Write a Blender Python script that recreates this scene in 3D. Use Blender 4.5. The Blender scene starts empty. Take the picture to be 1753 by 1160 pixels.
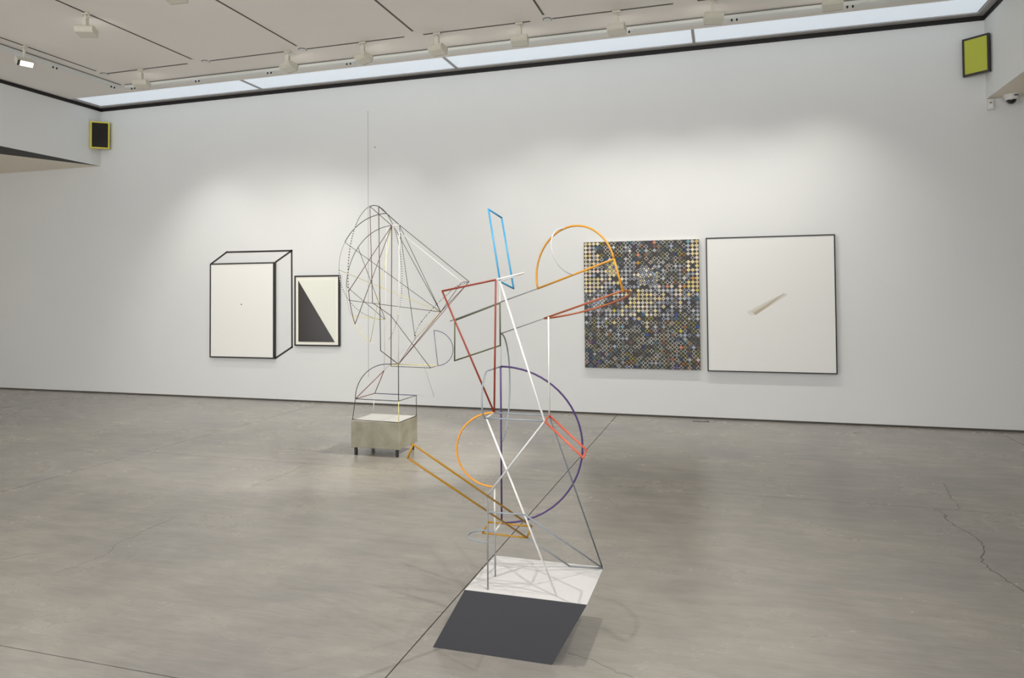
import bpy, bmesh, math, random
from mathutils import Vector, Matrix

# ------------------------------------------------------------------ camera
scn = bpy.context.scene
COL = scn.collection
cam_data = bpy.data.cameras.new('camera')
cam = bpy.data.objects.new('camera', cam_data)
COL.objects.link(cam)
cam_data.sensor_width = 36.0
cam_data.lens = 24.787
cam_data.shift_y = -0.06176
cam_data.clip_end = 100
YAW, PITCH, ROLL = 0.29391, 0.02534, -0.00752
_r = Vector((math.cos(YAW), math.sin(YAW), 0)); _f = Vector((-math.sin(YAW), math.cos(YAW), 0)); _u = Vector((0, 0, 1))
_f2 = _f * math.cos(PITCH) + _u * math.sin(PITCH); _u2 = _u * math.cos(PITCH) - _f * math.sin(PITCH)
_r3 = _r * math.cos(ROLL) + _u2 * math.sin(ROLL); _u3 = _u2 * math.cos(ROLL) - _r * math.sin(ROLL)
_m = Matrix((_r3, _u3, -_f2)).transposed().to_4x4()
_m.translation = Vector((0, 0, 1.62))
cam.matrix_world = _m
scn.camera = cam

# ------------------------------------------------------------------ world, exposure
world = bpy.data.worlds.new('world'); scn.world = world
world.use_nodes = True
bg = world.node_tree.nodes['Background']
bg.inputs[0].default_value = (0.98, 0.99, 1.0, 1)
bg.inputs[1].default_value = 2.0
vs = scn.view_settings
vs.view_transform = 'Standard'; vs.look = 'None'; vs.exposure = 0.35; vs.gamma = 1.0
vs.use_curve_mapping = False
WASH_W, SPOT_W, SKY_E = 81.0, 175.0, 0.38

# ------------------------------------------------------------------ room measures (metres)
D, XL, XR = 9.396, -10.129, 2.931          # back wall, left and right bulkhead faces
ZB, ZC, ZS = 4.762, 4.819, 3.837           # underside of dark trim, ceiling, soffit
YN, XW, XE = -3.0, -14.5, 6.5              # how far the room goes on

YC = -1.2                                  # the ceiling stops a little behind the viewer
random.seed(7)

# ------------------------------------------------------------------ helpers
def lin(c):
    return tuple(((x / 255) / 12.92 if x / 255 <= .04045 else ((x / 255 + .055) / 1.055) ** 2.4) for x in c)

def mat(name, rgb, rough=.5, metal=0.0, spec=.5, emit=0.0, noise=None, coat=0.0):
    m = bpy.data.materials.new(name); m.use_nodes = True
    nt = m.node_tree; b = nt.nodes['Principled BSDF']
    col = (*lin(rgb), 1)
    b.inputs['Base Color'].default_value = col
    b.inputs['Roughness'].default_value = rough
    b.inputs['Metallic'].default_value = metal
    b.inputs['Specular IOR Level'].default_value = spec
    b.inputs['Coat Weight'].default_value = coat
    if emit:
        b.inputs['Emission Color'].default_value = col
        b.inputs['Emission Strength'].default_value = emit
    if noise:                       # (scale, other colour, bump)
        g = nt.nodes.new('ShaderNodeNewGeometry')
        n = nt.nodes.new('ShaderNodeTexNoise'); n.inputs['Scale'].default_value = noise[0]; n.inputs['Detail'].default_value = 6
        nt.links.new(g.outputs['Position'], n.inputs['Vector'])
        r = nt.nodes.new('ShaderNodeValToRGB')
        r.color_ramp.elements[0].position = .35; r.color_ramp.elements[1].position = .65
        r.color_ramp.elements[0].color = col; r.color_ramp.elements[1].color = (*lin(noise[1]), 1)
        nt.links.new(n.outputs['Fac'], r.inputs['Fac']); nt.links.new(r.outputs['Color'], b.inputs['Base Color'])
        if noise[2]:
            bu = nt.nodes.new('ShaderNodeBump'); bu.inputs['Strength'].default_value = noise[2]; bu.inputs['Distance'].default_value = .01
            nt.links.new(n.outputs['Fac'], bu.inputs['Height']); nt.links.new(bu.outputs['Normal'], b.inputs['Normal'])
    return m

def concrete_floor():
    m = bpy.data.materials.new('polished_concrete'); m.use_nodes = True
    nt = m.node_tree; b = nt.nodes['Principled BSDF']; N = nt.nodes.new; K = nt.links.new
    g = N('ShaderNodeNewGeometry')
    def noise(scale, sx, sy, detail, dist=0.0):
        mp = N('ShaderNodeMapping'); mp.inputs['Scale'].default_value = (sx, sy, 1)
        K(g.outputs['Position'], mp.inputs['Vector'])
        n = N('ShaderNodeTexNoise'); n.inputs['Scale'].default_value = scale; n.inputs['Detail'].default_value = detail
        n.inputs['Roughness'].default_value = .6; n.inputs['Distortion'].default_value = dist
        K(mp.outputs['Vector'], n.inputs['Vector']); return n
    a = noise(.55, 1, 1, 5, .4); c = noise(1.7, 1, 1.3, 7, .35); d = noise(7, .35, 1.6, 7, .25); e = noise(30, .3, 1.6, 4, .2)
    r1 = N('ShaderNodeValToRGB'); el = r1.color_ramp.elements
    el[0].position, el[1].position = .15, .85; r1.color_ramp.interpolation = 'EASE'
    el[0].color = (*lin((141, 138, 136)), 1); el[1].color = (*lin((168, 163, 152)), 1)
    K(a.outputs['Fac'], r1.inputs['Fac'])
    def over(prev, n, lo, hi, c0, c1, fac, mode='MULTIPLY'):
        r = N('ShaderNodeValToRGB'); r.color_ramp.interpolation = 'EASE'; r.color_ramp.elements[0].position = lo; r.color_ramp.elements[1].position = hi
        r.color_ramp.elements[0].color = (*c0, 1); r.color_ramp.elements[1].color = (*c1, 1)
        K(n.outputs['Fac'], r.inputs['Fac'])
        mx = N('ShaderNodeMix'); mx.data_type = 'RGBA'; mx.blend_type = mode; mx.inputs['Factor'].default_value = fac
        K(prev, mx.inputs['A']); K(r.outputs['Color'], mx.inputs['B']); return mx.outputs['Result']
    o = over(r1.outputs['Color'], c, .12, .9, (.78, .775, .785), (1.14, 1.13, 1.09), .8)
    o = over(o, d, .1, .92, (.80, .79, .78), (1.12, 1.12, 1.11), .75)
    o = over(o, e, .1, .95, (.82, .80, .78), (1.06, 1.06, 1.06), .6)
    K(o, b.inputs['Base Color'])
    rr = N('ShaderNodeMapRange'); rr.inputs['From Min'].default_value = 0; rr.inputs['From Max'].default_value = 1
    rr.inputs['To Min'].default_value = .19; rr.inputs['To Max'].default_value = .33
    K(c.outputs['Fac'], rr.inputs['Value']); K(rr.outputs['Result'], b.inputs['Roughness'])
    b.inputs['Specular IOR Level'].default_value = .5
    return m

def vcol_mat(name):
    m = bpy.data.materials.new(name); m.use_nodes = True
    a = m.node_tree.nodes.new('ShaderNodeVertexColor'); a.layer_name = 'paint'
    b = m.node_tree.nodes['Principled BSDF']; b.inputs['Roughness'].default_value = .45
    m.node_tree.links.new(a.outputs['Color'], b.inputs['Base Color'])
    return m

M = {
 'wall': mat('white_wall_paint', (229, 230, 228), .75, noise=(1.1, (227, 228, 227), .02)),
 'ceiling': mat('ceiling_paint', (240, 235, 229), .85, noise=(.8, (238, 233, 227), 0)),
 'sidewall': mat('right_bounce_tone', (176, 166, 152), .8),  # dull tone chosen to cut bounce from the unseen right walls
 'sidewall2': mat('left_bounce_tone', (232, 222, 206), .8),  # pale warm tone chosen so the unseen left walls bounce more light
 'soffit': mat('soffit_paint', (242, 234, 218), .85),
 'floor': concrete_floor(),
 'joint': mat('floor_joint', (62, 54, 46), .9),
 'crack': mat('floor_crack', (96, 90, 82), .9),
 'trim': mat('dark_trim', (22, 17, 17), .6),
 'reveal': mat('shadow_gap', (92, 88, 80), .7),
 'skyframe': mat('skylight_frame', (176, 172, 170), .6),
 'pane': mat('luminous_pane', (226, 236, 246), .6, emit=SKY_E),
 'track': mat('dark_track_slot', (74, 68, 58), .6),
 'lampwhite': mat('lamp_enamel', (214, 211, 196), .45),
 'lens': mat('lamp_lens', (255, 250, 240), .3, emit=9.0),
 'lensrim': mat('lamp_rim', (60, 58, 58), .5),
 'rail': mat('rail_enamel', (228, 230, 226), .35),
 'railgap': mat('rail_gap', (120, 118, 112), .6),
 'pin': mat('black_pin', (25, 25, 25), .5),
 'plastic': mat('white_plastic', (226, 226, 222), .4),
 'domeblack': mat('smoked_dome', (22, 22, 24), .12, coat=.5),
 'blackframe': mat('black_wood_frame', (42, 37, 35), .45),
 'yellowframe': mat('yellow_frame', (224, 208, 60), .5),
 'lime': mat('lime_panel', (184, 190, 66), .28),
 'darkpanel': mat('dark_panel', (26, 22, 20), .15),
 'paper': mat('cream_paper', (244, 243, 237), .6),
 'paper2': mat('cream_mat', (246, 244, 232), .6),
 'paper3': mat('ivory_paper', (238, 240, 228), .6),
 'ink': mat('black_ink', (52, 48, 47), .18),
 'paintline': mat('dark_wall_paint', (58, 51, 50), .7),
 'canvas': mat('white_canvas', (236, 236, 232), .6),
 'canvas_edge': mat('canvas_edge', (196, 190, 180), .8),
 'mosaic': vcol_mat('mosaic_paint'),
 'taupe': mat('taupe_paint', (188, 178, 158), .6),
 'taupe2': mat('pale_taupe_paint', (213, 208, 195), .6),
 'taupe3': mat('faint_taupe_paint', (224, 221, 212), .6),
 'plate_white': mat('white_sheet', (210, 209, 207), .4),
 'plate_dark': mat('charcoal_sheet', (58, 58, 62), .45),
 'plate_edge': mat('sheet_edge', (120, 86, 62), .6),
 'block': mat('cast_concrete', (152, 148, 130), .8, noise=(7, (132, 127, 110), .25)),
 'blocktop': mat('white_block_top', (206, 204, 198), .6),
 'hole': mat('concrete_pit', (92, 87, 76), .9),
 'steelblack': mat('black_steel', (26, 24, 23), .5),
}
ROD = {'blue': (60, 158, 208), 'white': (228, 227, 223), 'offwhite': (222, 221, 215), 'darkred': (140, 50, 32), 'green': (82, 88, 58),
 'grey': (130, 132, 134), 'lightgrey': (196, 196, 196), 'greyblue': (140, 147, 154), 'palegrey': (200, 201, 200), 'darkgrey': (98, 104, 108),
 'orange': (206, 142, 30), 'orange2': (224, 150, 40), 'rust': (160, 84, 46), 'purple': (66, 42, 100), 'ochre': (170, 124, 20), 'coral': (200, 88, 64),
 'black': (44, 40, 40), 'dark': (62, 55, 54), 'brown': (86, 54, 52), 'brownred': (112, 44, 40), 'yellow': (222, 215, 136), 'greythin': (150, 148, 142)}
for k, c in ROD.items():
    M['rod_' + k] = mat('rod_paint_' + k, c, .38)

def link(o, parent=None):
    COL.objects.link(o)
    if parent: o.parent = parent
    return o

def obj(name, bm, m, parent=None, smooth=False):
    me = bpy.data.meshes.new(name)
    bm.normal_update(); bm.to_mesh(me); bm.free()
    if smooth:
        for p in me.polygons: p.use_smooth = True
    for x in (m if isinstance(m, (list, tuple)) else [m]):
        me.materials.append(M[x])
    return link(bpy.data.objects.new(name, me), parent)

def tag(o, label, cat, group=None):
    o['label'] = label; o['category'] = cat
    if group: o['group'] = group
    return o

def thing(name, label, cat, loc, group=None):
    e = bpy.data.objects.new(name, None); e.empty_display_size = .1
    e.location = loc; COL.objects.link(e)
    return tag(e, label, cat, group)

def struct(o):
    o['kind'] = 'structure'; return o

def box(bm, lo, hi, mi=0):
    vs_ = [bm.verts.new((x, y, z)) for z in (lo[2], hi[2]) for y in (lo[1], hi[1]) for x in (lo[0], hi[0])]
    for q in ((0, 2, 3, 1), (4, 5, 7, 6), (0, 1, 5, 4), (2, 6, 7, 3), (0, 4, 6, 2), (1, 3, 7, 5)):
        f = bm.faces.new([vs_[i] for i in q]); f.material_index = mi
    return bm

def boxes(*bs, off=(0, 0, 0)):
    bm = bmesh.new()
    for lo, hi in bs:
        box(bm, [a - b for a, b in zip(lo, off)], [a - b for a, b in zip(hi, off)])
    return bm

def prism(bm, pts, ext, mi=0):
    """pts: polygon (3d), ext: extrusion vector"""
    ext = Vector(ext); pts = [Vector(p) for p in pts]
    a = [bm.verts.new(p) for p in pts]; b = [bm.verts.new(p + ext) for p in pts]
    n = len(pts)
    fs = [bm.faces.new(a[::-1]), bm.faces.new(b)]
    for i in range(n): fs.append(bm.faces.new((a[i], a[(i + 1) % n], b[(i + 1) % n], b[i])))
    for f in fs: f.material_index = mi
    bmesh.ops.recalc_face_normals(bm, faces=fs)
    return bm

def cyl(bm, p, q, r, n=10, r2=None, mi=0):
    p, q = Vector(p), Vector(q); t = (q - p).normalized()
    a = t.cross(Vector((0, 0, 1)) if abs(t.z) < .9 else Vector((1, 0, 0))).normalized(); b = t.cross(a)
    r2 = r if r2 is None else r2
    A = [bm.verts.new(p + (a * math.cos(2 * math.pi * i / n) + b * math.sin(2 * math.pi * i / n)) * r) for i in range(n)]
    B = [bm.verts.new(q + (a * math.cos(2 * math.pi * i / n) + b * math.sin(2 * math.pi * i / n)) * r2) for i in range(n)]
    fs = [bm.faces.new(A[::-1]), bm.faces.new(B)] + [bm.faces.new((A[i], A[(i + 1) % n], B[(i + 1) % n], B[i])) for i in range(n)]
    for f in fs: f.material_index = mi
    bmesh.ops.recalc_face_normals(bm, faces=fs)

def ball(bm, p, r):
    bmesh.ops.create_uvsphere(bm, u_segments=8, v_segments=5, radius=r, matrix=Matrix.Translation(p))

def sweep(bm, pts, r, n=8, stripe=None):
    """smooth tube through pts; stripe = run length of alternating colours"""
    pts = [Vector(p) for p in pts]; N = len(pts)
    tang = [(pts[min(i + 1, N - 1)] - pts[max(i - 1, 0)]).normalized() for i in range(N)]
    a = tang[0].cross(Vector((.31, .17, .93))).normalized(); rings = []; run = 0.0; acc = [0.0]
    for i in range(N):
        a = (a - tang[i] * a.dot(tang[i])).normalized(); b = tang[i].cross(a)
        rings.append([bm.verts.new(pts[i] + (a * math.cos(2 * math.pi * k / n) + b * math.sin(2 * math.pi * k / n)) * r) for k in range(n)])
        if i: run += (pts[i] - pts[i - 1]).length; acc.append(run)
    for i in range(N - 1):
        mi = int((acc[i] + acc[i + 1]) / 2 / stripe) % 2 if stripe else 0
        for k in range(n):
            f = bm.faces.new((rings[i][k], rings[i][(k + 1) % n], rings[i + 1][(k + 1) % n], rings[i + 1][k])); f.material_index = mi
    bm.faces.new(rings[0][::-1]); bm.faces.new(rings[-1])

def spline(pts, n):
    pts = [Vector(p) for p in pts]; out = []
    P = [pts[0] * 2 - pts[1]] + pts + [pts[-1] * 2 - pts[-2]]
    for i in range(1, len(P) - 2):
        for k in range(n):
            t = k / n; a, b, c, d = P[i - 1], P[i], P[i + 1], P[i + 2]
            out.append(.5 * (2 * b + (c - a) * t + (2 * a - 5 * b + 4 * c - d) * t * t + (3 * b - a - 3 * c + d) * t ** 3))
    return out + [pts[-1]]

def rod_part(parent, base, spec):
    name, label, colour, r, segs = spec
    base = Vector(base); bm = bmesh.new()
    r *= (1.12 if r > .003 else 1.35) * (1.15 if colour == 'stripe' else 1)
    striped = colour == 'stripe'
    for s in segs:
        if s[0] == 'p':
            pts = [Vector(p) - base for p in s[1:]]
            for p, q in zip(pts, pts[1:]): cyl(bm, p, q, r, 8)
            for p in pts: ball(bm, p, r * 1.02)
        elif s[0] == 'a':
            c, u, v = Vector(s[1]) - base, Vector(s[2]), Vector(s[3])
            L = abs(s[5] - s[4]) * math.pi / 180 * max(u.length, v.length)
            n = max(10, int(L / .0065)) if striped else max(10, int(abs(s[5] - s[4]) / 5))
            sweep(bm, [c + u * math.cos(t) + v * math.sin(t) for t in [math.radians(s[4] + (s[5] - s[4]) * i / n) for i in range(n + 1)]], r, 8, .013 if striped else None)
        else:
            sweep(bm, spline([Vector(p) - base for p in s[1:]], 14), r, 8, .013 if striped else None)
    o = obj(name, bm, ['rod_black', 'rod_white'] if striped else 'rod_' + colour, parent, True)
    o['label'] = label
    return o
FRONT_RODS = [
 ('parallelogram_frame','sky blue rod frame','blue',0.0042,[('p',(-1.0734,3.34,1.6808),(-1.1797,3.4817,2.0616),(-1.1447,3.5986,2.0269),(-1.0383,3.4569,1.6461),(-1.0734,3.34,1.6808))]),
 ('bent_rod','white pointed rod at the top','white',0.0030,[('p',(-1.0545,3.215,1.6872),(-0.9326,3.28,1.7193),(-1.0734,3.34,1.6808))]),
 ('triangle_frame','dark red rod triangle','darkred',0.0042,[('p',(-1.0656,3.2104,1.0527),(-1.3317,3.215,1.6349),(-1.0545,3.215,1.6872),(-1.0656,3.2104,1.0527))]),
 ('upright_rod','white upright rod','white',0.0030,[('p',(-1.0734,3.34,1.6808),(-1.0734,3.34,1.2592))]),
 ('straight_rod','long white slanting rod','white',0.0045,[('p',(-1.0734,3.34,1.6808),(-0.7811,3.066,1.0504))]),
 ('straight_rod','long white slanting rod down to the plate','white',0.0042,[('p',(-1.0555,3.066,1.0527),(-0.7414,3.0905,0.277))]),
 ('rectangle_frame','olive green rod frame','green',0.0034,[('p',(-1.0724,3.332,1.5734),(-1.0724,3.332,1.3638),(-1.3664,3.4629,1.2704),(-1.3637,3.4617,1.4808),(-1.0724,3.332,1.5734))]),
 ('straight_rod','thin grey slanting rod','grey',0.0022,[('p',(-1.3986,3.4848,1.477),(-1.0734,3.34,1.5776),(-0.854,3.2423,1.6431))]),
 ('straight_rod','thin grey rod','grey',0.0020,[('p',(-1.0734,3.34,1.4212),(-0.8194,3.2269,1.5025))]),
 ('half_circle_frame','orange rod half circle with straight tail','orange',0.0042,[('p',(-0.854,3.2423,1.6431),(-0.4638,3.0686,1.7672)),('a',(-0.6589,3.1555,1.7051),(0.1951,-0.0869,0.062),(-0.0535,0.0323,0.2134),0,180),('p',(-0.4638,3.0686,1.7672),(-0.4242,3.051,1.629))]),
 ('curved_rod','thin grey half circle rod','lightgrey',0.0024,[('a',(-0.6856,3.1716,1.8119),(-0.0267,0.0162,0.1067),(-0.0575,-0.0952,0),0,180)]),
 ('half_circle_frame','rust red rod half circle','rust',0.0040,[('p',(-0.8194,3.2269,1.5025),(-0.4242,3.051,1.629)),('a',(-0.6218,3.1389,1.5657),(0.1976,-0.088,0.0633),(0.0912,0.2061,0.0019),0,180)]),
 ('upright_rod','white upright rod','offwhite',0.0036,[('p',(-0.7926,3.2002,1.5078),(-0.7926,3.2002,1.0527))]),
 ('curved_rod','grey rod with rounded end','greyblue',0.0028,[('p',(-1.0734,3.34,1.2592),(-1.0743,3.1367,1.2592)),('a',(-1.0649,3.1013,1.1559),(-0.0094,0.0353,0.1032),(0.0133,-0.1087,0),0,180)]),
 ('curved_rod','tall narrow grey bow','greyblue',0.0030,[('a',(-1.0734,3.34,1.1529),(0,0,0.2683),(-0.035,0.266,0),0,180)]),
 ('half_circle_frame','purple rod half circle','purple',0.0042,[('p',(-1.0734,3.34,1.2592),(-1.0734,3.34,0.4918)),('a',(-1.0734,3.34,0.8755),(0,0,0.3837),(0.397,0.056,0),0,180)]),
 ('curved_rod','orange rod half circle','orange2',0.0042,[('a',(-1.0665,3.2127,0.8765),(0.0009,-0.0023,0.1762),(-0.1805,-0.0318,0),0,180)]),
 ('straight_rod','grey crossbar','greyblue',0.0034,[('p',(-1.0555,3.066,1.0527),(-0.7811,3.066,1.0504))]),
 ('straight_rod','grey crossbar','greyblue',0.0034,[('p',(-1.0656,3.2104,1.0527),(-0.7926,3.2002,1.0527))]),
 ('straight_rod','short white rod','white',0.0032,[('p',(-1.0555,3.066,1.0527),(-1.0656,3.2104,1.0527))]),
 ('bent_rod','pale grey slanting rod','palegrey',0.0038,[('p',(-0.7811,3.066,1.0504),(-1.0538,3.066,0.7017),(-1.0673,3.215,0.7003))]),
 ('bent_rod','white upright rod with bent foot','white',0.0040,[('p',(-1.0673,3.215,0.7003),(-1.0674,3.215,0.4899),(-1.0734,3.34,0.4918))]),
 ('upright_rod','grey upright leg rod','grey',0.0034,[('p',(-1.0538,3.066,0.7017),(-1.0538,3.066,0.277))]),
 ('upright_rod','grey upright leg rod','grey',0.0034,[('p',(-1.0674,3.215,0.4899),(-1.0674,3.215,0.277))]),
 ('curved_rod','grey half circle loop','greyblue',0.0030,[('p',(-1.0674,3.215,0.4899),(-1.1054,3.215,0.4899)),('p',(-1.0535,3.0649,0.4899),(-1.0915,3.0649,0.4899)),('a',(-1.0984,3.1399,0.4899),(-0.007,0.0751,0),(-0.0754,0,0),0,180)]),
 ('parallelogram_frame','ochre rod frame','ochre',0.0042,[('p',(-1.1431,3.34,0.4889),(-0.9208,3.34,0.4868),(-0.9449,3.34,0.4296),(-1.1726,3.34,0.4322),(-1.1431,3.34,0.4889))]),
 ('long_frame','long ochre rod frame','ochre',0.0042,[('p',(-0.9208,3.34,0.4868),(-1.2409,2.6746,1.0033),(-1.265,2.6746,0.9461),(-0.9449,3.34,0.4296))]),
 ('bent_rod','grey bent rod','greyblue',0.0034,[('p',(-1.0538,3.066,0.6263),(-0.8785,3.0743,0.6263),(-0.5925,3.4417,0.282))]),
 ('bent_rod','grey bent rod','grey',0.0030,[('p',(-0.9449,3.34,0.4296),(-0.7529,3.426,0.281),(-0.5925,3.4417,0.282))]),
 ('straight_rod','dark grey slanting rod','darkgrey',0.0032,[('p',(-0.7926,3.2002,1.0527),(-0.5925,3.4417,0.282))]),
 ('rectangle_frame','coral red rod frame','coral',0.0042,[('p',(-0.7926,3.2002,1.0527),(-0.5942,3.0729,0.9312),(-0.5827,2.9387,0.9289),(-0.7811,3.066,1.0504),(-0.7926,3.2002,1.0527))]),
]
BACK_RODS = [
 ('base_frame','black rod frame on the concrete block','black',0.0034,[('p',(-3.6204,6.4284,0.5621),(-3.6564,6.4335,0.3502),(-3.1236,6.3997,0.3502),(-3.1171,6.8055,0.3502),(-3.1171,6.8055,0.5622),(-3.1236,6.3997,0.5621),(-3.6204,6.4284,0.5621))]),
 ('upright_rod','yellow upright rod','yellow',0.0030,[('p',(-3.1236,6.3997,0.3502),(-3.1236,6.3997,0.5621))]),
 ('straight_rod','purple rod','purple',0.0030,[('p',(-3.1171,6.8055,0.5622),(-3.6181,6.8397,0.5621))]),
 ('upright_rod','white upright rod','white',0.0030,[('p',(-3.6181,6.8397,0.5621),(-3.6446,6.8425,0.3502))]),
 ('curved_rod','black quarter circle rod','black',0.0034,[('a',(-3.2539,6.4284,0.5621),(-0.3665,0,0),(0,0,0.3605),0,90),('p',(-3.2539,6.4284,0.9226),(-3.1236,6.3997,0.9265))]),
 ('upright_rod','black upright rod','black',0.0039,[('p',(-3.1236,6.3997,0.5621),(-3.1236,6.3997,0.9265))]),
 ('triangle_frame','dark red rod triangle','brownred',0.0030,[('p',(-3.6204,6.4284,0.5621),(-3.401,6.634,0.8335),(-3.6181,6.8397,0.5621),(-3.6204,6.4284,0.5621))]),
 ('straight_rod','thin white slanting rod','white',0.0022,[('p',(-3.401,6.634,0.8335),(-2.978,6.48,1.1781))]),
 ('upright_rod','thin white upright rod','white',0.0030,[('p',(-3.401,6.634,0.8335),(-3.3661,6.634,2.4648))]),
 ('parallelogram_frame','dark rod parallelogram','dark',0.0022,[('p',(-3.1063,6.2019,0.9265),(-2.6714,6.1522,0.9265),(-2.6885,6.369,0.9265))]),
 ('bent_rod','pale yellow rod','yellow',0.0030,[('p',(-3.1063,6.2019,0.9265),(-3.1236,6.3997,0.9265),(-2.6885,6.369,0.9265))]),
 ('half_circle_frame','purple rod half circle','purple',0.0024,[('p',(-2.7405,6.3997,1.2635),(-2.6885,6.369,0.9265)),('a',(-2.7145,6.3843,1.095),(-0.026,0.0154,0.1685),(0.1394,0.0994,0),0,180)]),
 ('upright_rod','dark brown upright rod','brown',0.0030,[('p',(-3.1063,6.2019,0.9265),(-3.0928,6.2019,2.2882))]),
 ('upright_rod','white upright rod','white',0.0030,[('p',(-3.1236,6.3997,0.9265),(-3.1105,6.4,2.3155))]),
 ('straight_rod','short white rod','white',0.0030,[('p',(-3.0928,6.2019,2.2882),(-3.1105,6.4,2.3155))]),
 ('bent_rod','brown bent rod','brown',0.0024,[('p',(-3.0928,6.2019,2.2882),(-3.1758,5.9171,2.4462),(-3.2013,6.0099,1.5425),(-3.1063,6.2019,1.4156))]),
 ('straight_rod','dark slanting rod','dark',0.0024,[('p',(-3.1063,6.2019,1.4156),(-2.6714,6.1522,0.9265))]),
 ('bent_rod','black bent rod','dark',0.0030,[('p',(-3.1236,6.3997,0.9265),(-3.2097,6.1864,1.0781),(-3.1987,6.1344,2.4721),(-3.1105,6.4,2.3155))]),
 ('curved_rod','short dark arc at the top','dark',0.0030,[('a',(-3.1956,6.1047,1.7883),(0,0,0.6844),(-0.0715,0.6806,0),344,362.5)]),
 ('curved_rod','dark arc','dark',0.0030,[('a',(-3.377,6.634,1.913),(0.0109,0,0.5518),(-0.5519,0,0),0,61.5)]),
 ('curved_rod','thin grey arc','greythin',0.0018,[('a',(-3.377,6.634,1.913),(0.0109,0,0.5518),(-0.5519,0,0),61.5,93)]),
 ('curved_rod','black and white striped arc','stripe',0.0024,[('a',(-3.377,6.634,1.913),(0.0109,0,0.5518),(-0.5519,0,0),93,180)]),
 ('straight_rod','dark spoke','dark',0.0022,[('p',(-3.8568,6.634,2.1763),(-2.6146,6.2733,1.4494))]),
 ('straight_rod','yellow spoke','yellow',0.0020,[('p',(-3.9287,6.634,1.8841),(-2.6146,6.2733,1.4494))]),
 ('straight_rod','dark spoke','dark',0.0022,[('p',(-3.8098,6.634,1.562),(-2.6146,6.2733,1.4494))]),
 ('straight_rod','dark spoke','dark',0.0022,[('p',(-3.3661,6.634,2.4648),(-2.6146,6.2733,1.4494))]),
 ('curved_rod','dark arc','dark',0.0024,[('a',(-3.0989,6.2019,1.6905),(0.0062,0,0.5978),(-0.5787,0.1497,0),0,88.5)]),
 ('curved_rod','thin grey arc','greythin',0.0015,[('a',(-3.0989,6.2019,1.6905),(0.0062,0,0.5978),(-0.5787,0.1497,0),88.5,118)]),
 ('curved_rod','yellow arc','yellow',0.0020,[('a',(-3.0989,6.2019,1.6905),(0.0062,0,0.5978),(-0.5787,0.1497,0),118,153.5)]),
 ('curved_rod','thin white arc','white',0.0015,[('a',(-3.0989,6.2019,1.6905),(0.0062,0,0.5978),(-0.5787,0.1497,0),153.5,180)]),
 ('straight_rod','dark thin rod','dark',0.0020,[('p',(-3.5214,6.3123,2.0943),(-3.3879,6.634,1.3612))]),
 ('straight_rod','dark thin rod','dark',0.0020,[('p',(-3.6773,6.3515,1.7061),(-3.3879,6.634,1.3612))]),
 ('straight_rod','yellow thin rod','yellow',0.0020,[('p',(-3.6128,6.3341,1.4098),(-3.3879,6.634,1.3612))]),
 ('bent_rod','dark V shaped rod','brown',0.0024,[('p',(-3.1255,5.4377,1.6519),(-3.0928,6.2019,2.2882),(-3.1396,5.572,1.3623))]),
 ('straight_rod','yellow slanting rod','yellow',0.0022,[('p',(-3.0928,6.2019,2.2882),(-3.3627,6.2687,1.1555))]),
 ('curved_rod','black and white striped half ring','stripe',0.0026,[('a',(-3.1956,6.1047,1.7883),(0,0,0.6844),(-0.0715,0.6806,0),258.5,344)]),
 ('curved_rod','brown arc','brown',0.0024,[('a',(-3.1956,6.1047,1.7883),(0,0,0.6844),(-0.0715,0.6806,0),231.5,258.5)]),
 ('curved_rod','black and white striped half ring','stripe',0.0026,[('a',(-3.1956,6.1047,1.7883),(0,0,0.6844),(-0.0715,0.6806,0),2.5,155)]),
 ('straight_rod','dark slanting rod','dark',0.0024,[('p',(-3.1105,6.4,2.3155),(-2.3702,6.4,1.7382))]),
 ('straight_rod','white slanting rod','white',0.0024,[('p',(-3.0928,6.2019,2.2882),(-2.3722,6.2019,1.7305))]),
 ('straight_rod','dark slanting rod','dark',0.0022,[('p',(-3.1105,6.4,2.3155),(-2.6146,6.2733,1.4494))]),
 ('straight_rod','dark slanting rod','dark',0.0022,[('p',(-3.1105,6.4,2.3155),(-2.978,6.48,1.1781))]),
 ('bent_rod','brown bent rod','brown',0.0022,[('p',(-2.3702,6.4,1.7382),(-2.3722,6.2019,1.7305),(-2.6146,6.2733,1.4494))]),
 ('straight_rod','black slanting rod','dark',0.0022,[('p',(-2.3702,6.4,1.7382),(-2.6146,6.2733,1.4494))]),
 ('straight_rod','brown slanting rod','brownred',0.0022,[('p',(-2.3702,6.4,1.7382),(-3.1236,6.3997,0.9265))]),
 ('straight_rod','dark red slanting rod','brownred',0.0026,[('p',(-2.6146,6.2733,1.4494),(-3.1236,6.3997,0.9265))]),
 ('straight_rod','short yellow rod','yellow',0.0024,[('p',(-2.6146,6.2733,1.4494),(-2.978,6.48,1.1781))]),
 ('straight_rod','brown rod','brown',0.0020,[('p',(-2.978,6.48,1.1781),(-3.1236,6.3997,0.9265))]),
 ('curved_rod','black and white striped curved rod','stripe',0.0024,[('s',(-2.3702,6.4,1.7382),(-2.528,6.43,1.6863),(-2.6224,6.45,1.6133),(-2.7325,6.46,1.5233),(-2.8762,6.48,1.385),(-2.9643,6.48,1.264),(-2.978,6.48,1.1781))]),
 ('bent_rod','thin pale grey rod','lightgrey',0.0018,[('p',(-2.978,6.48,1.1781),(-2.9157,6.8055,0.5577),(-3.1171,6.8055,0.5622))]),
]

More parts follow.
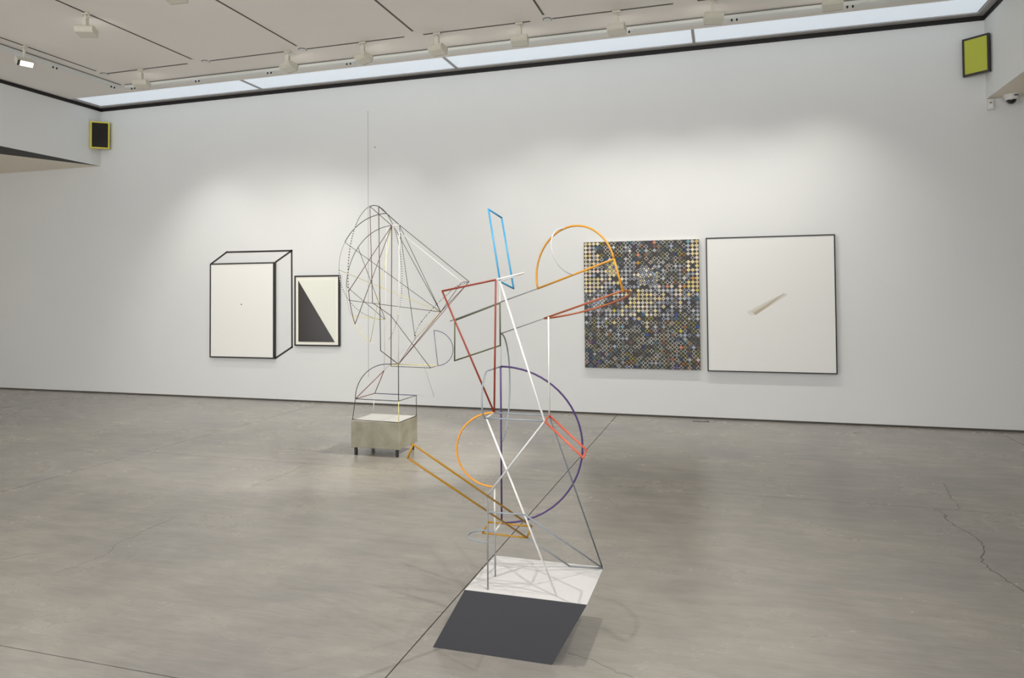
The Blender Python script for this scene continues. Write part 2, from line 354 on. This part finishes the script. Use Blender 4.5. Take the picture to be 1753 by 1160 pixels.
# ================================================================== THE ROOM
# floor: concrete slabs with sawn joints
floor = struct(obj('floor', boxes(((XW, YN, -.25), (XE, D + .2, -.03))), 'joint'))
JX = [XW, -10.19, -5.806, -1.401, 2.952, XE]
JY = [YN, -.98, 2.49, 5.964, D - .004]
G = .0035
for i in range(len(JX) - 1):
    for j in range(len(JY) - 1):
        bm = boxes(((JX[i] + G, JY[j] + G, -.03), (JX[i + 1] - G, JY[j + 1] - G, 0)))
        obj('slab', bm, 'floor', floor)
CRACKS = [[(1.738, 6.796), (1.718, 6.605), (1.669, 6.3), (1.654, 6.046), (1.611, 5.97)],
 [(1.456, 5.958), (1.506, 5.832), (1.466, 5.724), (1.521, 5.495), (1.55, 5.314), (1.542, 5.179), (1.447, 4.908), (1.45, 4.768), (1.471, 4.626), (1.511, 4.459), (1.5, 4.1)],
 [(-4.314, 3.289), (-4.257, 3.396), (-4.106, 3.491)], [(-3.779, 3.214), (-3.753, 3.407), (-3.754, 3.527), (-3.848, 3.715), (-3.87, 4.007), (-3.886, 4.27)],
 [(-.698, 3.159), (-.597, 3.119), (-.458, 3.049), (-.4, 3.023)], [(-3.875, 5.918), (-3.826, 5.548), (-3.872, 5.116)]]
for ci, c in enumerate(CRACKS):
    bm = bmesh.new(); w = (.0022, .0025, .0011, .0011, .001, .0018)[ci]; pts = []
    for (x0, y0), (x1, y1) in zip(c, c[1:]):
        for k in range(5):
            t = k / 5; j = (random.random() - .5) * .03
            pts.append((x0 + (x1 - x0) * t + j, y0 + (y1 - y0) * t + j * .4))
    pts.append(c[-1])
    for (x0, y0), (x1, y1) in zip(pts, pts[1:]):
        d = Vector((x1 - x0, y1 - y0, 0)).normalized(); n = Vector((-d.y, d.x, 0)) * w
        a, b = Vector((x0, y0, -.002)), Vector((x1, y1, -.002))
        prism(bm, [a - n, b - n, b + n, a + n], (0, 0, .0024))
    obj('crack', bm, 'crack', floor)

# back wall with the recessed dark reveal at its foot
wall = struct(obj('wall_back', boxes(((XW, D, .022), (XE, D + .2, ZC + .3))), 'wall'))
struct(obj('baseboard_back', boxes(((XW, D + .012, -.02), (XE, D + .18, .022))), 'reveal'))
obj('seam', boxes(((-5.074, D - .0006, .40), (-5.070, D + .01, 4.36))), 'reveal', wall)
bm = bmesh.new(); cyl(bm, (-4.956, D + .01, 3.808), (-4.956, D - .006, 3.808), .008, 10)
obj('screw_hole', bm, 'trim', wall)

# bulkheads over the two side openings, with soffits behind them
struct(obj('wall_left', boxes(((XL - .22, YC, ZS + .02), (XL, D, ZC + .3)), ((XL - .012, YC, ZS), (XL, D, ZS + .02))), 'wall'))
struct(obj('wall_right', boxes(((XR, YC, ZS + .02), (XR + .22, D, ZC + .3)), ((XR, YC, ZS), (XR + .012, D, ZS + .02))), 'wall'))
bm = bmesh.new(); prism(bm, [(XL - .012, D, ZS), (XL - 1.9, D - 4.335, ZS), (XW, D - 4.335, ZS), (XW, D, ZS)], (0, 0, .1))
prism(bm, [(XL - .012, D - 4.335, ZS), (XW, D - 4.335, ZS), (XW, YC, ZS), (XL - .012, YC, ZS)], (0, 0, .1))
struct(obj('ceiling_left', bm, 'soffit'))
bm = bmesh.new(); prism(bm, [(XL - .012, D, ZS), (XL - 1.9, D - 4.335, ZS), (XL - .012, D - 4.335, ZS)], (0, 0, .1))
struct(obj('trim_5', bm, 'trim'))
struct(obj('ceiling_right', boxes(((XR + .012, YC, ZS), (XE, D, ZS + .018))), 'soffit'))

struct(obj('wall_unseen_left', boxes(((XW - .15, YC, 0), (XW, D, ZS + .1)), ((XW, YC - .15, 0), (XL - 2.8, YC, ZS + .1))), 'sidewall2'))  # unseen walls, added to block world light and bounce warm light
struct(obj('wall_unseen_right', boxes(((XE, YC, 0), (XE + .15, D, ZS + .1)), ((XR + .012, YC - .15, 0), (XE, YC, ZS + .1))), 'sidewall'))  # likewise unseen, added to darken the right end of the back wall

# ceiling up to the skylight slot
SKY0, SKY1 = 8.79, 9.29
struct(obj('ceiling', boxes(((XL, YC, ZC), (XR, SKY0, ZC + .15))), 'ceiling'))
sky = struct(obj('window_1', boxes(((XL, SKY1, ZC - .002), (XR, D, ZC + .15)), ((XL, SKY0, ZC - .004), (XL + .085, SKY1, ZC + .15)),
                 ((XR - .085, SKY0, ZC - .004), (XR, SKY1, ZC + .15)), ((XL, SKY0, ZC + .12), (XR, SKY1, ZC + .15))), 'skyframe'))
bars = [-6.855, -3.608, -.342]
edges = [XL + .085] + bars + [XR - .085]
for x in bars: obj('glazing_bar', boxes(((x - .018, SKY0, ZC - .002), (x + .018, SKY1, ZC + .12))), 'skyframe', sky)
for a, b in zip(edges, edges[1:]):
    obj('pane', boxes(((a + .018, SKY0 + .002, ZC + .012), (b - .018, SKY1 - .002, ZC + .022))), 'pane', sky)
# dark trim that runs round the top of the walls
struct(obj('trim_1', boxes(((XL, D - .012, ZB), (XR, D, ZC - .003))), 'trim'))
struct(obj('trim_2', boxes(((XL, YC, ZB), (XL + .012, D - .012, ZC - .005))), 'trim'))
struct(obj('trim_3', boxes(((XR - .012, YC, ZB), (XR, D - .012, ZC - .005))), 'trim'))

# ================================================================== CEILING FITTINGS
def track(x0, y0, x1, y1, label):
    e = thing('lighting_track', label, 'track', ((x0 + x1) / 2, (y0 + y1) / 2, ZC), 'slim lighting tracks in the ceiling')
    w = .011
    lo, hi = ((x0, y0 - w, ZC - .004), (x1, y0 + w, ZC - .0005)) if y0 == y1 else ((x0 - w, y0, ZC - .004), (x0 + w, y1, ZC - .0005))
    obj('slot', boxes((lo, hi), off=e.location), 'track', e)
    if y0 == y1: ends = [((x0 - .05, y0 - .02, ZC - .005), (x0, y0 + .02, ZC - .0005))]
    else: ends = [((x0 - .02, y1, ZC - .005), (x0 + .02, y1 + .03, ZC - .0005))]
    obj('end_cap', boxes(*ends, off=e.location), 'ceiling', e)
TX = [-8.497, -6.857, -5.226, -3.597, -1.957, -.325, 1.31]
ordn = ['leftmost slim ceiling track running away from the viewer', 'second slim ceiling track from the left running towards the back wall',
        'third slim ceiling track from the left running towards the back wall', 'fourth slim ceiling track from the left running towards the back wall',
        'fifth slim ceiling track from the left, its end just in view at the top',
        'slim ceiling track over the front sculpture, nearer the viewer', 'slim ceiling track near the right bulkhead, nearer the viewer']
for x, l in zip(TX, ordn): track(x, YC + .3, x, 7.79, l)
SEG = [(-8.441, -7.05), (-6.672, -5.425), (-5.165, -3.777), (-3.519, -2.153), (-1.885, -.51), (-.25, 1.1), (1.36, 2.6)]
segn = ['short ceiling track parallel to the back wall nearest the left corner', 'second short ceiling track from the left along the back wall',
        'third short ceiling track from the left along the back wall', 'fourth short ceiling track from the left along the back wall',
        'fifth short ceiling track from the left along the back wall', 'sixth short ceiling track from the left along the back wall',
        'short ceiling track parallel to the back wall nearest the right corner']
for (a, b), l in zip(SEG, segn): track(a, 7.93, b, 7.93, l)

for (x, y), l in zip([(-8.497, 7.93), (-6.742, 7.93), (-5.227, 7.93), (-1.946, 7.93)],
        ['small white ceiling disc at the left end of the first short track', 'small white ceiling disc at the left end of the second short track',
         'small white ceiling disc at the left end of the third short track', 'small white ceiling disc at the left end of the fifth short track']):
    e = thing('ceiling_disc', l, 'ceiling disc', (x, y, ZC), 'small white ceiling discs')
    bm = bmesh.new(); cyl(bm, (0, 0, 0), (0, 0, -.008), .055, 20); obj('ring', bm, 'railgap', e)
    bm = bmesh.new(); cyl(bm, (0, 0, -.002), (0, 0, -.012), .046, 20); obj('cover', bm, 'plastic', e)

def rail(lo, hi, along, fits, label):
    c = [(a + b) / 2 for a, b in zip(lo, hi)]; c[2] = ZC
    e = thing('ceiling_rail', label, 'rail', c)
    obj('body', boxes((lo, hi), off=c), 'rail', e)
    if along == 'x':
        obj('shadow_line', boxes(((lo[0], lo[1] - .008, hi[2] - .012), (hi[0], lo[1], hi[2])), off=c), 'railgap', e)  # dark strip modelled in place of the shadow above the rail
        obj('lip', boxes(((lo[0], lo[1] - .010, lo[2] + .004), (hi[0], lo[1], lo[2] + .012)), off=c), 'rail', e)
    else:
        obj('shadow_line', boxes(((hi[0], lo[1], hi[2] - .012), (hi[0] + .008, hi[1], hi[2])), off=c), 'railgap', e)  # same modelled shadow strip, along the side rail
        obj('lip', boxes(((hi[0], lo[1], lo[2] + .004), (hi[0] + .010, hi[1], lo[2] + .012)), off=c), 'rail', e)
    for t in fits:
        x, y = (t, (lo[1] + hi[1]) / 2) if along == 'x' else ((lo[0] + hi[0]) / 2, t)
        k = boxes(((x - .075, y - .045, lo[2] - .006), (x + .075, y + .045, lo[2])), off=c)
        br = obj('bracket', k, 'rail', e)
        for s in (-.028, .028):
            bm = bmesh.new(); q = (x + s, y - .03) if along == 'x' else (x + .02, y + s)
            cyl(bm, (q[0] - c[0], q[1] - c[1], lo[2] - .005 - ZC), (q[0] - c[0], q[1] - c[1], lo[2] - .03 - ZC), .010, 8)
            obj('pin', bm, 'pin', br)
rail((-8.63, 8.43, ZC - .05), (XR - .2, 8.53, ZC - .0005), 'x', [-8.5, -7.333, -6.107, -4.852, -1.092, .141, 1.358], 'long white ceiling rail running parallel to the back wall')
rail((-8.80, YC + .3, ZC - .05), (-8.70, 8.41, ZC - .0005), 'y', [7.349, 8.3], 'white ceiling rail running along the left side of the ceiling')

def lamp(x, y, target, watts, label, group, spread=82, blend=1.0, drop=.165, size=1.0, thin=False, face=None):
    e = thing('track_spotlight', label, 'spotlight', (x, y, ZC), group)
    obj('adapter', boxes(((-.045, -.018, -.022), (.045, .018, -.004))), 'lampwhite', e)
    bm = bmesh.new(); cyl(bm, (0, 0, -.02), (0, 0, -.075), .016, 10); cyl(bm, (.016, 0, -.055), (.04, 0, -.06), .006, 6)
    obj('swivel', bm, 'lampwhite', e, True)
    w = .012 if thin else .026
    obj('arm', boxes(((-w, -w * .8, -drop), (w, w * .8, -.06))), 'lampwhite', e)
    piv = Vector((0, 0, -drop - .025))
    aim = (Vector(target) - Vector((x, y, ZC)) - piv).normalized()
    laim = aim
    if face: aim = (Vector(face) - Vector((x, y, ZC)) - piv).normalized()
    right = aim.cross(Vector((0, 0, 1))).normalized(); up = right.cross(aim)
    R = Matrix((right, aim, up)).transposed()
    def T(p): return piv + R @ (Vector(p) * size)
    bm = bmesh.new()
    prof = [(-.06, -.03), (-.06, .012), (-.03, .034), (.085, .034), (.085, -.052), (-.035, -.052)]
    prism(bm, [T((-.1, a, b)) for a, b in prof], R @ Vector((.2 * size, 0, 0)))
    bmesh.ops.bevel(bm, geom=bm.edges[:], offset=.004, segments=1, affect='EDGES')
    hd = obj('head', bm, 'lampwhite', e)
    bm = bmesh.new(); prism(bm, [T((a, .0855, b)) for a, b in ((-.096, -.049), (.096, -.049), (.096, .031), (-.096, .031))], R @ Vector((0, .004, 0)))
    obj('rim', bm, 'lensrim', hd)
    bm = bmesh.new(); prism(bm, [T((a, .089, b)) for a, b in ((-.088, -.042), (.062, -.042), (.062, .024), (-.088, .024))], R @ Vector((0, .004, 0)))
    obj('lens', bm, 'lens', hd)
    ld = bpy.data.lights.new('lamp_light', 'SPOT'); ld.energy = watts; ld.spot_size = math.radians(spread); ld.spot_blend = blend
    ld.shadow_soft_size = .03; ld.color = (1.0, .968, .915)
    lo = bpy.data.objects.new('lamp_light', ld); COL.objects.link(lo); lo.parent = e
    lo.matrix_local = Matrix.Translation(piv + laim * .14 + Vector((0, .03 if face else 0, 0))) @ Vector(laim).to_track_quat('-Z', 'Y').to_matrix().to_4x4()
    return e
GW = 'spotlights along the back wall'
WASH = [(-7.84, (-7.5, .0), .68, 'spotlight on the short track nearest the left ceiling corner'),
        (-5.45, (-6.3, .0), .70, 'spotlight at the right end of the second short track'),
        (-4.353, (-5.2, .0), .62, 'spotlight in the middle of the third short track'),
        (-3.337, (-3.1, .0), .6, 'spotlight at the left end of the fourth short track'),
        (-2.287, (-2.0, .3), .65, 'spotlight at the right end of the fourth short track'),
        (-1.141, (-1.0, .3), .85, 'spotlight in the middle of the fifth short track'),
        (-.079, (.0, .3), .82, 'spotlight above the framed white canvas, near its left side'),
        (1.11, (.9, .3), .86, 'spotlight cut off by the top edge, third from the right end')]
WASH[-1] = WASH[-1][:3] + ('rightmost spotlight, its head just showing at the top edge',)
for (x, (tx, tz), k, l), fo in zip(WASH, (-.5, .45, .7, .35, -.15, .1, -.3, .1)):
    lamp(x, 7.93, (tx, D, tz), WASH_W * k, l, GW, 82 if x < -3 else 94, face=(x + fo, D, 4.25))
GS = 'spotlights on the tracks over the room'
lamp(-8.497, 6.72, (-3.2, 4.6, .3), SPOT_W * .35, 'lit spotlight at the far left, its bright face turned to the room', GS, 70, .8, thin=True, size=.92)
lamp(-6.857, 6.146, (-7.2, D, 1.0), SPOT_W * .4, 'spotlight high at the left on the second long track', GS, 75, .8, face=(-8.2, D, 4.0))
lamp(-5.226, 5.696, (-6.6, D, 1.0), SPOT_W * .4, 'spotlight cut by the top edge between the second and third long tracks', GS, 70, .8, face=(-5.6, D, 4.0))
for x, y, t, k, l in [(-.325, 2.55, (-.95, 3.3, .6), 1.1, 'over the front sculpture, out of the picture'), (1.31, 3.1, (-1.0, 3.3, 1.0), .75, 'to the right of the front sculpture, out of the picture'),
                   (1.31, 6.2, (-3.3, 6.6, .75), 5.6, 'aimed at the back sculpture, out of the picture'), (-3.597, 2.2, (-1.4, 3.6, .4), .12, 'to the left of the front sculpture, out of the picture'),
                   (-1.957, 4.9, (-3.2, 6.4, .6), .5, 'between the two sculptures, out of the picture'), (-5.226, 2.0, (-4.2, 3.6, 0), .5, 'over the bare floor at the left, out of the picture'),
                   (1.31, 1.0, (.9, 4.2, 0), .15, 'over the bare floor at the right, out of the picture'), (2.2, 4.6, (2.0, 6.6, 0), .12, 'closest to the right bulkhead, out of the picture')]:
    lamp(x, y, t, SPOT_W * k, 'track spotlight on the ceiling ' + l, 'spotlights nearer the viewer', 34 if k > 4 else 78, .5 if k > 4 else 1.0)

# security camera under the right soffit, detector on the wall
e = thing('dome_camera', 'white security camera with black dome under the right soffit', 'camera', (3.142, 9.27, ZS))
bm = bmesh.new(); cyl(bm, (0, 0, 0), (0, 0, -.012), .082, 24); cyl(bm, (0, 0, -.012), (0, 0, -.062), .078, 24, .066); obj('housing', bm, 'plastic', e, False)
bm = bmesh.new(); bmesh.ops.create_uvsphere(bm, u_segments=20, v_segments=12, radius=.05, matrix=Matrix.Translation((0, 0, -.058))); obj('dome', bm, 'domeblack', e, True)
obj('label_plate', boxes(((.0, -.083, -.03), (.04, -.07, -.018))), 'lensrim', e)
e = thing('motion_detector', 'small white motion detector on the back wall beside the right bulkhead', 'detector', (2.965, D, 3.70))
bm = boxes(((-.03, -.05, 0), (.03, 0, .115))); bmesh.ops.bevel(bm, geom=bm.edges[:], offset=.008, segments=2, affect='EDGES'); obj('housing', bm, 'plastic', e)
obj('lens_window', boxes(((-.02, -.053, .02), (.02, -.049, .06))), 'paper', e)
obj('indicator', boxes(((-.015, -.053, .075), (.008, -.049, .088))), 'railgap', e)
e = thing('floor_outlet', 'flat metal outlet cover in the floor below the framed white canvas', 'outlet', (-.32, 9.2, 0))
obj('cover', boxes(((-.1, -.03, .0004), (.1, .03, .005))), 'reveal', e)
obj('flap', boxes(((-.092, -.024, .005), (.06, .024, .008))), 'floor', e)
obj('socket', boxes(((.068, -.02, .005), (.092, .02, .009))), 'railgap', e)

# ================================================================== WORKS ON THE WALLS
def frame_work(name, label, x0, x1, z0, z1, depth, fw, frame_mat, face_mat, face_in, part='panel'):
    e = thing(name, label, 'picture', ((x0 + x1) / 2, D, z0))
    o = e.location; yf = D - depth
    for nm, lo, hi in (('frame_side', (x0, yf, z0), (x0 + fw, D - .004, z1)), ('frame_side', (x1 - fw, yf, z0), (x1, D - .004, z1)),
                       ('frame_rail', (x0 + fw, yf, z0), (x1 - fw, D - .004, z0 + fw)), ('frame_rail', (x0 + fw, yf, z1 - fw), (x1 - fw, D - .004, z1))):
        obj(nm, boxes((lo, hi), off=o), frame_mat, e)
    p = obj(part, boxes(((x0 + fw, yf + face_in, z0 + fw), (x1 - fw, D - .006, z1 - fw)), off=o), face_mat, e)
    return e, p, yf + face_in

# framed sheet that forms the front of a drawn box
e, p, yf = frame_work('framed_sheet', 'tall white framed panel with a tiny centre dot, front of the drawn box', -7.853, -6.662, .644, 2.134, .055, .02, 'blackframe', 'paper', .006)
bm = bmesh.new(); cyl(bm, (-7.262 - e.location.x, yf - D + .002, 1.482 - .644), (-7.262 - e.location.x, yf - D - .0012, 1.482 - .644), .010, 14); obj('dot', bm, 'ink', p)
# painted lines that complete the box
e = thing('wall_drawing', 'dark painted lines on the wall completing a box behind the white panel', 'wall drawing', (-7.1, D, .65))
def wline(a, b, w=.028):
    a, b = Vector((a[0], 0, a[1])), Vector((b[0], 0, b[1])); o = Vector((e.location.x, 0, e.location.z))
    d = (b - a).normalized(); n = Vector((-d.z, 0, d.x)) * w / 2; a = a - d * w / 2 - o; b = b + d * w / 2 - o
    bm = bmesh.new(); prism(bm, [a - n, b - n, b + n, a + n], (0, -.0012, 0)); obj('painted_line', bm, 'paintline', e)
wline((-7.862, 2.137), (-7.577, 2.311)); wline((-7.577, 2.311), (-6.385, 2.306)); wline((-6.667, 2.139), (-6.385, 2.306))
wline((-6.385, 2.306), (-6.378, .826)); wline((-6.378, .826), (-6.664, .655))
# framed black triangle
e, p, yf = frame_work('framed_print', 'small framed print of a black right triangle beside the drawn box', -6.312, -5.535, .848, 1.919, .04, .022, 'blackframe', 'paper2', .008, 'mount')
o = e.location
obj('print_sheet', boxes(((-6.247, yf - .003, .905), (-5.612, yf + .001, 1.85)), off=o), 'paper3', p)
bm = bmesh.new(); prism(bm, [Vector((x, yf - .003, z)) - o for x, z in ((-6.247, 1.848), (-6.243, .912), (-5.614, .912))], (0, -.0012, 0)); obj('printed_triangle', bm, 'ink', p)

# dark mosaic painting of small diamonds
def mosaic():
    x0, x1, z0, z1, dep = -1.817, -.320, .623, 2.301, .05
    e = thing('mosaic_painting', 'dark canvas covered in small multicoloured diamonds, unframed', 'painting', ((x0 + x1) / 2, D, z0))
    o = e.location
    obj('canvas', boxes(((x0, D - dep, z0), (x1, D - .003, z1)), off=o), 'canvas_edge', e)
    nx, nz = 28, 32; px = (x1 - x0) / nx; pz = (z1 - z0) / nz
    rnd = random.Random(41)
    V, Fc, C = [], [], []
    cream = [(226, 212, 158), (218, 200, 132), (232, 222, 190), (224, 206, 196), (226, 214, 170)]
    grey = [(176, 178, 182), (150, 156, 168), (190, 190, 188), (128, 130, 134), (160, 172, 192)]
    dark = [(46, 43, 42), (58, 53, 50), (40, 38, 40), (66, 54, 42), (52, 50, 52), (60, 40, 32)]
    pop = [(30, 76, 150), (196, 140, 40), (96, 72, 140), (40, 100, 130), (206, 132, 96), (200, 186, 60), (110, 160, 170)]
    black = (14, 15, 16)
    cl = lambda v, a, b: max(a, min(b, v))
    def poly(pts, y, c):
        pts = [(cl(x, x0 + .001, x1 - .001), cl(z, z0 + .001, z1 - .001)) for x, z in pts]
        i = len(V); V.extend((x - o.x, y - D, z - o.z) for x, z in pts); Fc.append(tuple(range(i, i + len(pts)))); C.append(c)
    yb, ya, yi = D - dep - .0006, D - dep - .0010, D - dep - .0014
    poly([(x0, z0), (x1, z0), (x1, z1), (x0, z1)], yb, (44, 41, 40))
    def dia(cx, cz, k): return [(cx - px * k, cz), (cx, cz - pz * k), (cx + px * k, cz), (cx, cz + pz * k)]
    def sq(cx, cz, k): return [(cx - px * k, cz - pz * k), (cx + px * k, cz - pz * k), (cx + px * k, cz + pz * k), (cx - px * k, cz + pz * k)]
    def octa(cx, cz, k): return [(cx + px * k * math.cos(t * math.pi / 4), cz + pz * k * math.sin(t * math.pi / 4)) for t in range(8)]
    for i in range(nx + 1):
        for j in range(nz + 1):
            cx, cz = x0 + i * px, z0 + j * pz
            poly(dia(cx, cz, .47), ya, rnd.choice(dark) if rnd.random() < .9 else rnd.choice([(88, 86, 88), (92, 72, 48), (110, 108, 106)]))
    for i in range(nx):
        for j in range(nz):
            r = nz - 1 - j; cx, cz = x0 + (i + .5) * px, z0 + (j + .5) * pz
            u = rnd.random()
            gs = lambda a, b, sa, sb: math.exp(-((i - a) / sa) ** 2 - ((r - b) / sb) ** 2)
            yel = max(1.1 - i / 5 if r < 13 else 0, 1.1 - (nx - 1 - i) / 3.4 if r < 13 else 0, .95 * gs(14, 15, 5, 3.2), .85 * gs(6.5, 8, 2.2, 3), .6 * gs(22, 11, 2, 1.6))
            ring = max(.92 if r > 25 else 0, .5 + (r - 18) * .06 if 18 < r <= 25 else 0, .8 if r < 6 and 3 < i < 25 else 0, .6 if r < 12 and 17 < i < 25 else 0, .55 if i > 22 and r > 13 else 0)
            if u < .03: poly(dia(cx, cz, .5), ya - .0001, rnd.choice(pop)); continue
            if rnd.random() < yel:
                poly(dia(cx, cz, .5), ya - .0001, rnd.choice(cream))
                if rnd.random() < .35: poly(sq(cx, cz, .19), yi, rnd.choice(grey + [(200, 160, 70)]))
            elif rnd.random() < ring:
                rimc = rnd.choice([(226, 224, 214), (214, 208, 178), (200, 204, 200), (120, 128, 120), (170, 170, 110), (90, 92, 90)]) if rnd.random() < .82 else rnd.choice(pop)
                poly(dia(cx, cz, .5), ya - .0001, rimc); poly(octa(cx, cz, .31), yi, black if rnd.random() < .75 else rnd.choice([(30, 40, 34), (40, 50, 70), (120, 70, 60), (70, 80, 60)]))
            elif rnd.random() < .78:
                poly(dia(cx, cz, .5), ya - .0001, rnd.choice(grey))
                if rnd.random() < .6: poly(octa(cx, cz, .25), yi, rnd.choice(grey + dark + [(230, 228, 220)]))
            else:
                poly(dia(cx, cz, .48), ya - .0001, rnd.choice(dark + [(84, 74, 60), (92, 92, 96)]))
            if 6 < r < 12 and 12 < i < 18 or 14 < r < 18 and i < 6 or 5 < r < 9 and 4 < i < 8:
                poly(sq(cx + px / 2, cz + pz / 2, .2), yi, rnd.choice(grey + cream))
    me = bpy.data.meshes.new('painted_diamonds'); me.from_pydata(V, [], Fc); me.update()
    ca = me.color_attributes.new('paint', 'FLOAT_COLOR', 'CORNER'); k = 0
    for p, c in zip(me.polygons, C):
        if p.normal.y > 0: p.flip()
        for _ in p.loop_indices: ca.data[k].color = (*lin(c), 1); k += 1
    me.materials.append(M['mosaic'])
    d = link(bpy.data.objects.new('painted_diamonds', me), e); d['kind'] = 'stuff'
mosaic()

# white canvas with one taupe stroke
e, p, yf = frame_work('framed_canvas', 'large square white canvas in thin black frame with one taupe stroke', -.234, 1.285, .612, 2.314, .055, .014, 'blackframe', 'canvas', .006, 'canvas')
o = e.location
def stroke(pts, dy, m, nm):
    bm = bmesh.new(); prism(bm, [Vector((x, yf - dy, z)) - o for x, z in pts], (0, -.0005, 0)); obj(nm, bm, m, p)
stroke([(.25, 1.37), (.29, 1.325), (.36, 1.33), (.72, 1.565), (.735, 1.59), (.695, 1.6), (.55, 1.53)], .0, 'taupe3', 'faint_stroke')
stroke([(.30, 1.372), (.352, 1.328), (.715, 1.585), (.695, 1.6), (.47, 1.475)], .0006, 'taupe2', 'pale_stroke')
stroke([(.331, 1.357), (.356, 1.328), (.52, 1.448), (.698, 1.598), (.694, 1.6), (.49, 1.462)], .0012, 'taupe', 'stroke')

# two panels set across the upper corners
def corner_panel(a, b, z0, z1, fm, pm, label, dep=.045, fw=.02):
    """a, b: outer front corners in plan, left to right as seen"""
    a, b = Vector((*a, 0)), Vector((*b, 0)); w = (b - a).length
    e = thing('corner_panel', label, 'picture', ((a.x + b.x) / 2, (a.y + b.y) / 2, z0))
    ang = math.atan2(b.y - a.y, b.x - a.x); e.rotation_euler = (0, 0, ang); h = z1 - z0; x0, x1 = -w / 2, w / 2
    for nm, lo, hi in (('frame_side', (x0, 0, 0), (x0 + fw, dep, h)), ('frame_side', (x1 - fw, 0, 0), (x1, dep, h)),
                       ('frame_rail', (x0 + fw, 0, 0), (x1 - fw, dep, fw)), ('frame_rail', (x0 + fw, 0, h - fw), (x1 - fw, dep, h))):
        obj(nm, boxes((lo, hi)), fm, e)
    obj('panel', boxes(((x0 + fw, .007, fw), (x1 - fw, dep - .002, h - fw))), pm, e)
corner_panel((XL + .034, 9.185 - .03), (-9.88, D - .034 - .03), 4.10, 4.548, 'yellowframe', 'darkpanel', 'black panel in yellow frame set across the upper left corner')
corner_panel((2.681, D - .034 - .03), (XR - .034, 9.187 - .03), 4.10, 4.538, 'blackframe', 'lime', 'lime green panel in black frame set across the upper right corner')

# ================================================================== FRONT SCULPTURE
HP = .277; fx0, fx1, fy0, fy1 = -1.154, -.592, 3.036, 3.470
BASE = (-.95, 3.25, 0)
front = thing('wire_sculpture', 'large open sculpture of coloured bent rods on a folded white and charcoal sheet', 'sculpture', BASE)
o = Vector(BASE)
obj('base_top', boxes(((fx0, fy0, HP - .006), (fx1, fy1, HP)), off=BASE), 'plate_white', front)['label'] = 'white horizontal sheet'
bm = bmesh.new(); prism(bm, [Vector(p) - o for p in ((fx0, fy0, HP - .0005), (-1.311, fy0, 0), (-.749, fy0, 0), (fx1, fy0, HP - .0005))], (0, -.005, 0))
obj('base_front', bm, 'plate_dark', front)['label'] = 'charcoal slanted front sheet'
obj('base_edge', boxes(((fx0 - .0015, fy0, HP - .0065), (fx0, fy1 + .0015, HP - .001)), ((fx0, fy1, HP - .0065), (fx1, fy1 + .0015, HP - .001)), off=BASE), 'plate_edge', front)['label'] = 'brown raw edge'
for s in FRONT_RODS: rod_part(front, BASE, s)

# ================================================================== BACK SCULPTURE
bx0, bx1, by0, by1, bz0, bz1 = -3.652, -3.118, 6.395, 6.830, .079, .347
BASE2 = ((bx0 + bx1) / 2, (by0 + by1) / 2, 0)
back = thing('wire_sculpture', 'tall fan of thin dark rods and arcs on a concrete block with black legs', 'sculpture', BASE2)
bm = boxes(((bx0, by0, bz0), (bx1, by1, bz1)), off=BASE2); bmesh.ops.bevel(bm, geom=bm.edges[:], offset=.004, segments=1, affect='EDGES')
blk = obj('concrete_block', bm, 'block', back); blk['label'] = 'rough grey cast concrete block'
obj('block_top', boxes(((bx0 + .012, by0 + .012, bz1), (bx1 - .012, by1 - .012, bz1 + .0015)), off=BASE2), 'blocktop', back)['label'] = 'white top of the block'
for x in (bx0 + .040, bx1 - .036):
    for y in (by0 + .032, by1 - .040):
        obj('leg', boxes(((x - .0125, y - .0125, 0), (x + .0125, y + .0125, bz0 + .001)), off=BASE2), 'steelblack', back)
rp = random.Random(5); bm = bmesh.new(); o2 = Vector(BASE2)
for k in range(30):
    x = rp.uniform(bx0 + .1, bx1 - .03); z = bz1 - .02 - abs(rp.gauss(0, .025)); r = rp.uniform(.0015, .005)
    bmesh.ops.create_uvsphere(bm, u_segments=6, v_segments=4, radius=r, matrix=Matrix.Translation(Vector((x, by0 + r * .6, z)) - o2))
for k in range(14):
    y = rp.uniform(by0 + .1, by0 + .3); z = bz1 - .03 - abs(rp.gauss(0, .02)); r = rp.uniform(.0015, .005)
    bmesh.ops.create_uvsphere(bm, u_segments=6, v_segments=4, radius=r, matrix=Matrix.Translation(Vector((bx1 - r * .6, y, z)) - o2))
obj('surface_pits', bm, 'hole', blk)['kind'] = 'stuff'
for s in BACK_RODS: rod_part(back, BASE2, s)
